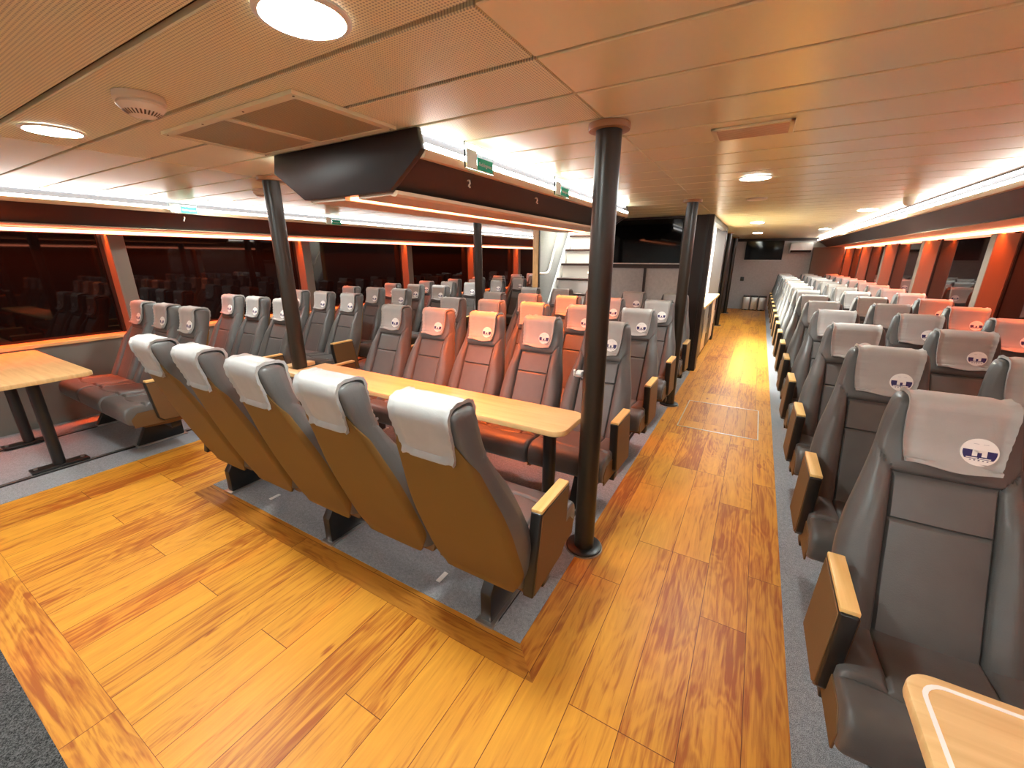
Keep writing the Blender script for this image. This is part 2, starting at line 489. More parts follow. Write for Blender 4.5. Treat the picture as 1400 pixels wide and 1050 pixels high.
    for i in range(n):
        p, q = path[max(0, i - 1)], path[min(n - 1, i + 1)]
        t = Vector((q[0] - p[0], q[1] - p[1])).normalized(); nor.append((-t[1], t[0]))
    vs = []; fs = []
    for lay in (0.0125, 0.003):
        for i in range(n):
            s = i / (n - 1)
            hem = 0.004 if (i <= 1 or i >= n - 2) else (-0.004 if i in (2, n - 3) else 0.0)
            flare = 0.006 * math.exp(-(s / 0.06) ** 2) + 0.008 * math.exp(-((1 - s) / 0.05) ** 2)
            hw = 0.124 - 0.016 * abs(2 * s - 1) ** 2.5
            for k in range(nx):
                u = -1 + 2 * k / (nx - 1)
                o = lay
                if lay > 0.01:
                    o += hem + flare + (0.003 if abs(u) > 0.9 else 0.0) - (0.004 if 0.74 < abs(u) < 0.9 else 0)
                    o += 0.0022 * math.sin(i * 2.3) * max(0, abs(u) - 0.5) * 2
                else:
                    o += flare
                sag = 0.006 * math.sin(3.1 * u + 1.0) if i < 2 else 0
                vs.append((u * hw, path[i][0] + nor[i][0] * o, path[i][1] + nor[i][1] * o - sag))
    L = n * nx
    for i in range(n - 1):
        for k in range(nx - 1):
            a = i * nx + k
            fs.append((a, a + 1, a + nx + 1, a + nx)); fs.append((L + a, L + a + nx, L + a + nx + 1, L + a + 1))
        for k in (0, nx - 1):
            a = i * nx + k; fs.append((a, a + nx, L + a + nx, L + a))
    for k in range(nx - 1):
        for i in (0, n - 1):
            a = i * nx + k; fs.append((a, a + 1, L + a + 1, L + a))
    b.add(vs, fs, M['drape'])
    out['headrest_cover'] = b
    # badge printed on a disc, laid on the front of the cover
    b = MB()
    zc, xc, r = 0.998, 0.056, 0.042
    p0, p1 = (front(0, zc - 0.04), zc - 0.04), (front(0, zc + 0.04), zc + 0.04)
    t = Vector((0, p1[0] - p0[0], p1[1] - p0[1])).normalized()
    nrm = Vector((0, -t.z, t.y))
    c = Vector((xc, front(0, zc), zc)) + nrm * 0.0140
    def W(u, v, h): return c + Vector((u, 0, 0)) + t * v + nrm * h
    seg = 36
    ring = [(r * math.cos(2 * PI * k / seg), r * math.sin(2 * PI * k / seg)) for k in range(seg)]
    vs = [W(u, v, 0.003) for u, v in ring] + [W(u, v, -0.004) for u, v in ring]
    b.add(vs, [tuple(range(seg)), tuple(range(seg, 2 * seg))[::-1]] + [(k, (k + 1) % seg, seg + (k + 1) % seg, seg + k) for k in range(seg)], M['badge'])
    def quad(pts, h, mat): b.add([W(u, v, h) for u, v in pts], [tuple(range(len(pts)))], mat)
    rb = r * 0.9
    top, bot = 0.006, -0.021
    a0, a1 = math.asin(top / rb), math.asin(bot / rb)
    arc = [a0 + (a1 - a0) * k / 8 for k in range(9)]
    band = [(rb * math.cos(a), rb * math.sin(a)) for a in arc] + [(-rb * math.cos(a), rb * math.sin(a)) for a in reversed(arc)]
    quad(band, 0.0036, M['navy'])
    for s in (-1, 1):
        quad([(s * 0.0105 - 0.0058, 0.012), (s * 0.0105 + 0.0058, 0.012), (s * 0.0105 + 0.0058, -0.013), (s * 0.0105 - 0.0058, -0.013)], 0.0042, M['badge'])
        quad([(s * 0.0105 - 0.006, 0.0255), (s * 0.0105 + 0.006, 0.0255), (s * 0.0105 + 0.006, 0.0243), (s * 0.0105 - 0.006, 0.0243)], 0.0042, M['greyprint'])
    quad([(-0.012, 0.007), (0.012, 0.007), (0.012, -0.001), (-0.012, -0.001)], 0.0042, M['badge'])
    quad([(-0.029, -0.0165), (-0.003, -0.0165), (-0.003, -0.0195), (-0.028, -0.0195)], 0.0042, M['badge'])
    quad([(0.0, -0.0165), (0.027, -0.0165), (0.025, -0.0195), (0.0, -0.0195)], 0.0042, M['badge'])
    for k in range(5):
        u = -0.020 + k * 0.0095
        quad([(u, -0.0235), (u + 0.004, -0.0235), (u + 0.003, -0.0262), (u - 0.001, -0.0262)], 0.0042, M['navy'])
    out['logo_badge'] = b
    # cushion
    b = MB()
    prof = [(0.13, 0.30), (-0.20, 0.30), (-0.258, 0.315), (-0.278, 0.345), (-0.280, 0.39), (-0.276, 0.425), (-0.258, 0.450), (-0.225, 0.462), (-0.18, 0.462), (-0.10, 0.455), (0.0, 0.443), (0.08, 0.437), (0.14, 0.435)]
    P = []
    for (a, c_), (d, e_) in zip(prof, prof[1:]):
        m_ = max(1, int(math.hypot(d - a, e_ - c_) / 0.007))
        for i in range(m_): P.append((a + (d - a) * i / m_, c_ + (e_ - c_) * i / m_))
    P.append(prof[-1])
    sp = []
    for i in range(len(P)):
        q = [P[max(0, min(len(P) - 1, i + k))] for k in (-2, -1, 0, 1, 2)]
        sp.append((sum(w[0] for w in q) / 5, sum(w[1] for w in q) / 5) if 2 < i < len(P) - 3 else P[i])
    P = sp; npf = len(P); nx = 84
    vs = []; fs = []
    for k in range(nx):
        u = -1 + 2 * k / (nx - 1)
        u = math.copysign(abs(u) ** 0.85, u)
        x = 0.243 * u
        e = max(0.0, (abs(u) - 0.90) / 0.10)
        sc = 1 - 0.13 * (1 - math.sqrt(max(0.0, 1 - e * e)))
        for (y, z) in P:
            yy, zz2 = y, z
            if z > 0.33:
                g = 0
                xs = 0.128 + max(0, (-0.05 - y)) * 0.10
                if y > -0.135: g = max(g, math.exp(-((abs(x) - xs) / 0.005) ** 2))
                yl = -0.135 - 0.03 * max(0, 1 - (x / 0.15) ** 2)
                if z > 0.42: g = max(g, math.exp(-((y - yl) / 0.006) ** 2))
                zz2 -= 0.011 * g
                if y > -0.13 and abs(x) > xs: zz2 += 0.012 * math.sin(PI * min(1, (abs(x) - xs) / 0.11))
            cy, cz = -0.07, 0.37
            vs.append((x, cy + (yy - cy) * (sc * 0.5 + 0.5), cz + (zz2 - cz) * sc))
    for k in range(nx - 1):
        for i in range(npf - 1):
            a = k * npf + i; fs.append((a, a + 1, a + npf + 1, a + npf))
        fs.append((k * npf + npf - 1, k * npf, (k + 1) * npf, (k + 1) * npf + npf - 1))
    fs.append(tuple(range(npf))); fs.append(tuple((nx - 1) * npf + i for i in range(npf))[::-1])
    b.add(vs, fs, M['leather'])
    out['cushion'] = b
    b = MB(); b.prism([(-0.215, 0.305), (0.17, 0.305), (0.19, 0.262), (0.02, 0.252), (-0.17, 0.268)], 'X', -0.232, 0.232, M['armpanel'], 0.008)
    for q in (-1, 1):
        x0, x1 = sorted((q * 0.2395, q * 0.2465))
        b.prism([(-0.235, 0.29), (0.15, 0.27), (0.16, 0.40), (-0.20, 0.405), (-0.245, 0.36)], 'X', x0, x1, M['armpanel'], 0.002, 1)
    out['seat_pan'] = b
    return out

CM = chair_meshes()

def make_chair(name='passenger_chair'):
    t = empty(name, (0, 0, 0), 'grey leather chair', 'chair')
    CM['backrest'].build('backrest', t, 40)
    CM['back_shell'].build('back_shell', t, 40)['label'] = 'brown moulded rear shell'
    c = CM['headrest_cover'].build('headrest_cover', t, 50); c['label'] = 'pale grey leather headrest cover'
    CM['logo_badge'].build('logo_badge', c, 20, fix=False)['label'] = 'round white badge with navy band and letter H'
    CM['cushion'].build('cushion', t, 45)
    CM['seat_pan'].build('seat_pan', t, 40)
    return t

def make_arm():
    poly = [(-0.118, 0.634), (0.162, 0.634), (0.225, 0.285), (-0.055, 0.300), (-0.085, 0.33)]
    b = MB(); b.prism(poly, 'X', -0.023, 0.023, M['black'], 0.007, 3)
    a = b.build('armrest', None, 40)
    cy = sum(p[0] for p in poly) / 5; cz = sum(p[1] for p in poly) / 5
    inner = [(cy + (p[0] - cy) * 0.93, cz + (p[1] - cz) * 0.95) for p in poly]
    for s in (-1, 1):
        b = MB(); b.prism(inner, 'X', s * 0.0215, s * 0.0258, M['armpanel'], 0.0015, 1)
        b.build('arm_panel', a, 40)['label'] = 'brown side panel'
    b = MB(); b.box(-0.0235, 0.0235, -0.108, 0.158, 0.630, 0.646, M['armwood'], 0.004)
    b.build('arm_cap', a, 40)['label'] = 'pale wood arm cap'
    return a

PROTO = make_chair()
ARM = make_arm()
first_used = [False, False]

def place_chair(x, y, rz, label, group, arms=()):
    if not first_used[0]:
        o = PROTO; first_used[0] = True
    else:
        o = PROTO.copy(); COL.objects.link(o)
        for ch in PROTO.children:
            if ch.name.startswith('armrest'): continue
            copy_tree(ch, o)
    o.location = (x, y, 0); o.rotation_euler = (0, 0, rz)
    o['label'] = label; o['group'] = group
    for ax in arms:
        a = copy_tree(ARM)
        a.parent = o; a.location = (ax, 0, 0)
    return o

ORD = ['first', 'second', 'third', 'fourth', 'fifth', 'sixth', 'seventh', 'eighth', 'ninth', 'tenth', 'eleventh', 'twelfth', 'thirteenth', 'fourteenth', 'fifteenth', 'sixteenth']

# row supports: black beam with plate legs
def row_support(xc, y, rz, xs, half, label, group='black row supports under the chairs'):
    t = empty('row_support', (xc, y, 0), label, 'chair support', group, rz)
    b = MB(); b.box(-half, half, 0.0, 0.07, 0.205, 0.25, M['black'], 0.004); b.build('beam', t, 40)
    for x in xs:
        b = MB(); b.prism([(-0.15, 0.012), (0.19, 0.012), (0.19, 0.16), (0.13, 0.25), (-0.03, 0.25)], 'X', x - 0.028, x + 0.028, M['black'], 0.006)
        l = b.build('leg', t, 40)
        b = MB(); b.box(x - 0.045, x + 0.045, -0.16, 0.21, 0.002, 0.014, M['steel'], 0.003); b.build('foot_plate', l, 40)['label'] = 'grey metal foot plate'
    return t

PX = 0.52
PR = 0.845
# long block by the windows, facing the camera
LX = [0.605, 1.12, 1.635]
LN = ['aisle seat', 'middle seat', 'window seat']
NROW_R = 15
for k in range(NROW_R):
    y = 1.34 + PR * k
    nm = f'{ORD[k]} row' if k < NROW_R - 1 else 'last row'
    for i, x in enumerate(LX):
        lab = f'grey {LN[i]} in the {nm} of the long block behind the corner table'
        if k == 0: lab = f'grey {LN[i]} directly behind the pale corner table, front row of the long block'
        place_chair(x, y, 0, lab, 'chairs of the long window block', arms=(-0.25,) if i == 0 else ())
    row_support(1.13, y, 0, (-0.52, 0.52), 0.76, f'black steel support under the {nm} of the long window block')
# block by the far windows, facing the camera
SX = [-5.31, -4.79, -4.275]
SN = ['window seat', 'middle seat', 'aisle seat']
NROW_L = 12
for k in range(NROW_L):
    y = 1.31 + PR * k
    for i, x in enumerate(SX):
        lab = f'grey leather {SN[i]} in the {ORD[k]} row behind the wall table with two posts'
        place_chair(x, y, 0, lab, 'chairs of the block behind the wall table', arms=(0.25,) if i == 2 else ())
    row_support(-4.82, y, 0, (-0.52, 0.40), 0.76, f'black steel support under the {ORD[k]} row behind the wall table')
# centre block
CX = [-0.845 - 0.50 * i for i in range(5)]
CN = ['seat beside the planked aisle', 'second seat from the planked aisle', 'middle seat', 'second seat from the far end', 'seat at the far end']
for k in range(4):
    y = 2.33 + PR * k + (0.13 if k == 3 else 0)
    where = ['row behind the long narrow table', 'second row behind the long narrow table', 'third row behind the long narrow table', 'fourth row behind the long narrow table'][k]
    for i, x in enumerate(CX):
        arms = (0.245,) if i == 0 else ((-0.33,) if i == 4 else ())
        place_chair(x, y, 0, f'{CN[i]}, {where}', 'chairs of the centre block facing the table', arms=arms)
    row_support(-1.845, y, 0, (-1.04, 0, 1.02), 1.24, f'black steel support under the {where}')
for i, x in enumerate(CX):
    arms = (-0.245,) if i == 0 else ((0.27,) if i == 4 else ())
    place_chair(x, 1.375, PI, f'brown-backed {CN[i]}, row with its back to the open floor', 'chairs with their backs to the open floor', arms=arms)
row_support(-1.845, 1.375, PI, (-1.02, 0.06, 1.12), 1.24, 'black steel support under the row of brown chair backs')
for o in [ARM] + list(ARM.children): D.objects.remove(o, do_unlink=True)

# ------------------------------------------------------------------ floor
XL, XR = -5.75, 1.93
Y0, YE = -2.6, 15.05
ZC = 2.10
def flat(name, polys, mat, z, th=0.004):
    b = MB()
    for p in polys: b.prism(p, 'Z', z - th, z, mat)
    return struct(b.build(name))
def rect(x0, x1, y0, y1): return [(x0, y0), (x1, y0), (x1, y1), (x0, y1)]
EX, EY = -0.52, 1.05          # outer edge of the border plank
IX, IY = -0.644, 1.174        # carpet corner
b = MB()
b.prism(rect(-6.2, 2.3, Y0 - 0.1, YE + 0.1), 'Z', -0.10, -0.03, M['groove'])
struct(b.build('floor_slab'))
flat('floor', [rect(-4.12, 0.328, 0.21, EY), rect(EX, 0.328, EY, YE), rect(-4.12, -3.18, EY, YE), rect(-3.18, EX, 6.2, YE)], M['wood'], 0.0, 0.03)
flat('floor_border_across', [rect(-4.12, 0.328, 0.055, 0.21)], M['woodx'], 0.0, 0.03)
flat('floor_border_corner', [[(-3.18, EY), (EX, EY), (IX, IY), (-3.18, IY)]], M['woodc'], 0.0, 0.03)
flat('floor_border_aisle', [[(EX, EY), (EX, 6.2), (IX, 6.2), (IX, IY)]], M['woody'], 0.0, 0.03)
flat('floor_mat', [rect(-4.12, 0.328, Y0, 0.055)], M['mat'], 0.002, 0.03)
flat('floor_carpet_long_block', [rect(0.328, XR + 0.05, Y0, YE)], M['carpet'], 0.003, 0.03)
flat('floor_carpet_centre', [rect(-3.18, IX, IY, 6.2)], M['carpet'], 0.003, 0.03)
flat('floor_carpet_wall_table', [rect(XL - 0.05, -4.12, Y0, YE)], M['carpet'], 0.003, 0.03)
# seat tracks let into the carpet
n = 1
for x, y0, y1 in ((-0.80, 1.22, 5.7), (-3.0, 1.22, 5.7), (-1.91, 1.22, 5.7), (-4.45, -1.0, 13), (-5.32, -1.0, 13), (0.56, 1.1, 14.0), (1.65, 1.1, 14.0)):
    b = MB(); b.box(x - 0.022, x + 0.022, y0, y1, 0.001, 0.010, M['black'], 0.002)
    b.box(x - 0.004, x + 0.004, y0, y1, 0.010, 0.012, M['steel'])
    struct(b.build(f'trim_{n}')); n += 1
# floor hatch
h = MB()
hx0, hx1, hy0, hy1 = -0.474, 0.218, 4.01, 4.86
h.box(hx0 + 0.008, hx1 - 0.008, hy0 + 0.008, hy1 - 0.008, -0.004, 0.0025, M['hatchwood'])
hatch = tag(h.build('floor_hatch'), 'rectangular floor hatch with thin metal edge in the planked aisle', 'hatch')
fr = MB()
for q in ((hx0, hx1, hy0, hy0 + 0.010), (hx0, hx1, hy1 - 0.010, hy1), (hx0, hx0 + 0.010, hy0, hy1), (hx1 - 0.010, hx1, hy0, hy1)):
    fr.box(*q, -0.004, 0.004, M['steel'])
fr.build('edge_frame', hatch)['label'] = 'thin metal edge'

# ------------------------------------------------------------------ ceiling
b = MB()
def planks(x0, x1, y0, y1, pitch, gap, mat, off):
    k0 = math.floor((y0 - off) / pitch)
    y = off + k0 * pitch
    while y < y1 - 0.01:
        a, c = max(y + gap / 2, y0), min(y + pitch - gap / 2, y1)
        if c - a > 0.01:
            b.box(x0 + 0.0015, x1 - 0.0015, a, c, ZC, ZC + 0.02, mat, 0.003, 1)
        y += pitch
XC0, XC1 = -5.10, 1.285
HOLE = (-3.15, -2.30, 6.6, 8.9)
planks(-0.63, XC1, Y0, YE, 0.30, 0.015, M['ceiling'], 0.01)
planks(-3.1, -0.63, Y0, 1.81, 0.30, 0.020, M['perf'], 0.01)
planks(-3.1, -0.63, 1.81, 6.6, 0.30, 0.015, M['ceiling'], 0.01)
planks(-2.30, -0.63, 6.6, YE, 0.30, 0.015, M['ceiling'], 0.01)
planks(-3.1, -2.30, 8.9, YE, 0.30, 0.015, M['ceiling'], 0.01)
planks(XC0, -3.1, Y0, YE, 0.30, 0.015, M['ceiling'], 0.01)
for q in ((-6.2, HOLE[0], Y0 - .1, YE + .1), (HOLE[1], 2.3, Y0 - .1, YE + .1), (HOLE[0], HOLE[1], Y0 - .1, HOLE[2]), (HOLE[0], HOLE[1], HOLE[3], YE + .1)):
    b.box(*q, ZC + 0.022, ZC + 0.07, M['groove'])
struct(b.build('ceiling'))

# ------------------------------------------------------------------ overhead boxes with light troughs
def overhead(name, s, xin, ya, yb, xo):
    """s=+1: box on the +X wall, its dark face turned to -X. xin: inner top edge; xo: outer end"""
    b = MB()
    X = lambda d: xin + s * d
    poly = [(X(0.045), 1.995), (X(0.25), 1.845), (xo, 1.845), (xo, 2.115), (X(0.06), 2.115)]
    b.prism(poly, 'Y', ya, yb, M['dark'])
    o = struct(b.build(name))
    b = MB(); b.prism([(X(0.235), 1.835), (X(0.25), 1.8435), (xo, 1.8435), (xo, 1.835)], 'Y', ya, yb, M['soffit']); b.build('soffit', o)
    b = MB(); b.prism([(X(0.052), 2.03), (X(0.052), 2.10), (X(0.058), 2.10), (X(0.058), 2.03)], 'Y', ya, yb, M['trough']); b.build('trough_lining', o)
    b = MB(); b.prism([(X(0.0), 2.004), (X(0.012), 1.986), (X(0.055), 1.988), (X(0.06), 2.018), (X(0.012), 2.021), (X(-0.002), 2.018)], 'Y', ya, yb, M['lip']); b.build('trough_lip', o, 50)
    return o
def strip(name, x0, x1, ya, yb, z0, z1, mat, label, group):
    b = MB(); b.box(x0, x1, ya, yb, z0, z1, mat)
    return tag(b.build(name), label, 'light strip', group)
overhead('wall_box_long_block', 1, 1.300, Y0, YE, 2.10)
overhead('wall_box_wall_table', -1, -5.075, Y0, YE, -5.95)
strip('light_strip', 1.297, 1.312, Y0 + .02, YE - .02, 2.022, 2.042, M['ledw'], 'white light strip on the trough lip above the long window block', 'white light strips')
strip('light_strip', 1.330, 1.350, Y0 + .02, YE - .02, 2.090, 2.0995, M['ledc'], 'white light strip at the ceiling edge above the long window block', 'white light strips')
strip('light_strip', -5.087, -5.072, Y0 + .02, YE - .02, 2.022, 2.042, M['ledw'], 'white light strip on the trough lip above the wall table', 'white light strips')
strip('light_strip', -5.125, -5.105, Y0 + .02, YE - .02, 2.090, 2.0995, M['ledc'], 'white light strip at the ceiling edge above the wall table', 'white light strips')
strip('light_strip', 1.955, 1.990, Y0 + .02, YE - .02, 1.795, 1.825, M['ledr'], 'glowing red light strip over the windows of the long block', 'red light strips')
strip('light_strip', -5.815, -5.780, Y0 + .02, YE - .02, 1.795, 1.825, M['ledr'], 'glowing red light strip over the windows by the wall table', 'red light strips')
# centre box
BY0, BY1 = 1.51, 4.82
b = MB()
cap = [(-2.381, 2.10), (-2.406, 2.01), (-2.168, 1.861), (-1.535, 1.861), (-1.357, 1.989), (-1.330, 2.015), (-1.347, 2.10)]
b.prism(cap, 'Y', BY0, BY0 + 0.03, M['dark'], 0.004)
cb = struct(b.build('wall_box_centre', None, 30), 'dark overhead box hanging over the centre block')
b = MB(); b.prism([(-2.36, 2.115), (-2.36, 1.995), (-2.150, 1.866), (-1.545, 1.866), (-1.365, 1.995), (-1.39, 2.03), (-1.39, 2.115)], 'Y', BY0 + .03, BY1 - .03, M['dark']); b.build('body', cb)
b = MB(); b.prism(cap, 'Y', BY1 - 0.03, BY1, M['dark'], 0.004); b.build('end_cap', cb, 30)
b = MB(); b.prism([(-2.165, 1.8655), (-2.15, 1.850), (-1.88, 1.846), (-1.88, 1.8655)], 'Y', BY0 + .03, BY1 - .03, M['soffit']); b.prism([(-1.78, 1.8655), (-1.78, 1.846), (-1.55, 1.850), (-1.535, 1.8655)], 'Y', BY0 + .03, BY1 - .03, M['soffit'])
b.prism([(-1.545, 1.872), (-1.555, 1.846), (-1.53, 1.842), (-1.515, 1.852), (-1.515, 1.868)], 'Y', BY0 + .03, BY1 - .03, M['lip']); b.build('soffit', cb, 30)
for s, xi in ((-1, -1.330), (1, -2.40)):
    X = lambda d: xi + s * d
    b = MB(); b.prism([(X(0.052), 2.03), (X(0.052), 2.10), (X(0.058), 2.10), (X(0.058), 2.03)], 'Y', BY0 + .03, BY1, M['trough']); b.build('trough_lining', cb)
    b = MB(); b.prism([(X(0.0), 2.004), (X(0.012), 1.986), (X(0.055), 1.988), (X(0.06), 2.018), (X(0.012), 2.021), (X(-0.002), 2.018)], 'Y', BY0 + .03, BY1, M['lip']); b.build('trough_lip', cb, 50)
strip('light_strip', -1.342, -1.327, BY0 + .031, BY1 - .031, 2.022, 2.042, M['ledw'], 'white light strip on the aisle lip of the centre box', 'white light strips')
strip('light_strip', -1.380, -1.360, BY0 + .031, BY1 - .031, 2.090, 2.0995, M['ledc'], 'white light strip at the ceiling edge of the centre box', 'white light strips')
strip('light_strip', -2.403, -2.388, BY0 + .031, BY1 - .031, 2.022, 2.042, M['ledw'], 'white light strip on the far lip of the centre box', 'white light strips')
strip('light_strip', -1.855, -1.805, BY0 + .04, BY1 - .04, 1.846, 1.860, M['ledr2'], 'amber light strip under the dark centre box', 'amber light strips')

# ------------------------------------------------------------------ side walls with windows
def side_wall(name, xin, s, tn, wn):
    """s=+1 for the +X side; xin the inner face"""
    xo = xin + s * 0.17
    b = MB(); b.box(min(xin, xin + s * 0.25), max(xin, xin + s * 0.25), Y0, YE, -0.03, 0.755, M['wallpanel'])
    struct(b.build(name))
    posts = [1.74 + 2.12 * k for k in range(-2, 7)]
    for k, y in enumerate(posts):
        y1 = y + 0.13 if y + 0.13 < YE else YE
        b = MB(); b.box(min(xin, xo + s * 0.03), max(xin, xo + s * 0.03), y, y1, 0.755, 1.79, M['reveal'], 0.004, 1)
        struct(b.build(f'trim_{tn}')); tn += 1
    ys = [Y0] + [p + 0.13 for p in posts]
    ye = posts + [YE]
    for a, c in zip(ys, ye):
        if c - a < 0.05: continue
        b = MB(); b.box(min(xo, xo + s * 0.02), max(xo, xo + s * 0.02), a, c, 0.79, 1.84, M['glass'])
        w = struct(b.build(f'window_{wn}')); wn += 1
        b = MB(); b.box(min(xin - s * 0.025, xo + s * 0.005), max(xin - s * 0.025, xo + s * 0.005), a, c, 0.757, 0.792, M['sill'], 0.006)
        b.build('window_sill', w)['label'] = 'wooden window sill'
        b = MB()
        x0, x1 = sorted((xo - s * 0.012, xo + s * 0.001))
        b.box(x0, x1, a, a + 0.03, 0.79, 1.84, M['black']); b.box(x0, x1, c - 0.03, c, 0.79, 1.84, M['black'])
        b.build('window_frame', w)['label'] = 'black rubber frame'
    b = MB(); b.box(min(xo + s * 0.02, xo + s * 0.08), max(xo + s * 0.02, xo + s * 0.08), Y0, YE, 0.7, 2.12, M['black'])
    struct(b.build(name + '_outer'))
    return tn, wn
tn, wn = side_wall('wall_right', XR, 1, 20, 1)
tn, wn = side_wall('wall_left', XL, -1, tn, wn)
# closing walls
b = MB(); b.box(-6.2, 2.3, Y0 - 0.1, Y0, -0.03, 2.17, M['greywall']); struct(b.build('wall_behind'))
b = MB(); b.box(-6.2, 2.3, YE, YE + 0.1, -0.03, 2.17, M['greywall']); struct(b.build('wall_end'))
b = MB(); b.box(-0.70, 2.1, YE - 0.02, YE, 2.02, 2.10, M['darkwall']); struct(b.build(f'trim_{tn}')); tn += 1
b = MB(); b.box(1.24, 1.93, YE - 0.25, YE, 0.003, 1.83, M['reveal']); struct(b.build(f'trim_{tn}')); tn += 1

# ------------------------------------------------------------------ television wall, stairs, kiosk
b = MB()
b.box(-2.28, -0.80, 6.28, 6.38, -0.03, ZC + .02, M['greywall'])
tvw = struct(b.build('wall_television'))
b = MB(); b.box(-2.28, -0.80, 6.262, 6.28, 1.42, ZC, M['darkwall']); b.box(-1.445, -1.41, 6.262, 6.28, 0.02, 1.42, M['darkwall']); b.box(-2.28, -0.80, 6.262, 6.28, 0.86, 0.93, M['darkwall'])
b.build('dark_panelling', tvw)
b = MB(); b.box(-0.82, -0.60, 6.24, 6.42, 0.0, ZC, M['dark'], 0.01); b.box(-0.69, -0.66, 6.232, 6.24, 0.0, ZC, M['black']); struct(b.build(f'trim_{tn}')); tn += 1
def television(loc, w, h_, label, name='flat_tv'):
    x, y, z = loc
    t = empty(name, (x, y, z), label, 'television')
    b = MB(); b.box(-w / 2, w / 2, -0.035, 0.0, -h_ / 2, h_ / 2, M['black'], 0.006); b.build('housing', t, 40)
    b = MB(); b.box(-w / 2 + .012, w / 2 - .012, -0.038, -0.034, -h_ / 2 + .022, h_ / 2 - .012, M['screen']); b.build('screen', t)
    b = MB(); b.box(-w / 2, w / 2, -0.040, -0.034, -h_ / 2, -h_ / 2 + .014, M['steel'], 0.002); b.build('lower_trim', t)
    b = MB(); b.box(-0.2, 0.2, 0.0, 0.02, -0.15, 0.15, M['black']); b.build('wall_bracket', t)
    return t
television((-1.45, 6.240, 1.775), 0.98, 0.60, 'large dark television on the wall between stairs and kiosk')
television((0.03, YE - 0.024, 1.76), 0.98, 0.57, 'dark television high on the end wall above the bins')
# partition beside stairs
b = MB(); b.box(-3.24, -3.16, 6.30, 9.0, 0.0, ZC + .02, M['wallpanel2']); pw = struct(b.build('wall_stair_side'))
b = MB(); b.box(-3.25, -3.15, 6.26, 6.30, 0.0, ZC, M['sill'], 0.006); b.box(-3.155, -3.135, 6.27, 6.31, 0.0, ZC, M['dark']); struct(b.build(f'trim_{tn}')); tn += 1
b = MB(); b.box(-2.28, -2.24, 6.38, 9.0, 0.0, ZC + .02, M['counterwhite']); struct(b.build('wall_stair_inner'))
b = MB()
for q in ((-3.24, -3.16, 6.5, 9.0), (-2.28, -2.22, 6.5, 9.0), (-3.24, -2.22, 9.0, 9.06), (-3.24, -2.22, 6.44, 6.5)): b.box(*q, ZC + .07, 3.6, M['counterwhite'])
b.box(-3.24, -2.22, 6.44, 9.06, 3.6, 3.65, M['counterwhite'])
struct(b.build('wall_stairwell'))
b = MB(); b.box(-3.24, -2.22, 8.95, 9.0, 0.0, ZC + .02, M['counterwhite']); struct(b.build('wall_stair_back'))
st = empty('staircase', (-2.71, 6.0, 0), 'steep staircase with white risers and dark tread edges beside the television', 'stairs')
for k in range(1, 9):
    z, y = 0.244 * k, 0.1725 * k
    b = MB(); b.box(-0.37, 0.38, y, y + 0.20, z - 0.035, z, M['tread'], 0.005); b.build('tread', st, 40)
    b = MB(); b.box(-0.36, 0.37, y + 0.05, y + 0.065, z - 0.244, z - 0.036, M['riser']); b.build('riser', st)
for s in (-0.40, 0.385):
    b = MB(); b.prism([(-0.02, 0), (0.20, 0), (1.62, 2.02), (1.42, 2.02)], 'X', s, s + 0.025, M['greywall']); b.build('stringer', st)
b = MB(); b.tube([(-3.155, 6.30, 1.31), (-3.11, 6.32, 1.31), (-3.11, 6.48, 1.31), (-3.11, 6.56, 1.325), (-3.11, 6.62, 1.38), (-3.11, 6.95, 1.97), (-3.11, 7.2, 2.42)], 0.017, M['cream'])
tag(b.build('handrail', None, 60), 'cream tubular handrail on the grey panel beside the stairs', 'handrail')
b = MB(); b.tube([(-2.285, 6.48, 1.31), (-2.36, 6.49, 1.31), (-2.38, 6.55, 1.32), (-2.38, 6.62, 1.40), (-2.38, 6.95, 1.97), (-2.38, 7.2, 2.42)], 0.017, M['cream'])
tag(b.build('handrail', None, 60), 'cream tubular handrail on the television side of the stairs', 'handrail')
# kiosk
b = MB(); b.box(-2.0, -1.94, 6.42, 9.1, 0, ZC + .02, M['counterwhite']); b.box(-2.0, -0.66, 9.0, 9.1, 0, ZC + .02, M['counterwhite']); struct(b.build('wall_kiosk'))
b = MB(); b.box(-0.80, -0.62, 8.92, 9.12, 0, ZC, M['dark'], 0.008); struct(b.build(f'trim_{tn}')); tn += 1
b = MB(); b.box(-0.70, -0.62, 6.42, 8.92, 2.03, ZC, M['dark']); struct(b.build(f'trim_{tn}')); tn += 1
ct = empty('service_counter', (-0.85, 7.67, 0), 'kiosk counter with pale worktop along the planked aisle', 'counter')
b = MB(); b.box(-0.25, 0.20, -1.24, 1.24, 0.04, 0.86, M['dark']); b.build('body', ct)
b = MB(); b.box(-0.30, 0.26, -1.24, 1.24, 0.86, 0.90, M['maple'], 0.008); b.build('worktop', ct, 40)
for i in range(4):
    y = -1.2 + i * 0.6
    b = MB(); b.box(0.20, 0.215, y + 0.02, y + 0.57, 0.10, 0.82, [M['black'], M['steel'], M['darkwall'], M['soffit']][i], 0.004)
    d = b.build('door', ct, 40)
    b = MB(); b.box(0.215, 0.23, y + 0.50, y + 0.52, 0.35, 0.60, M['steel'], 0.003); b.build('handle', d)
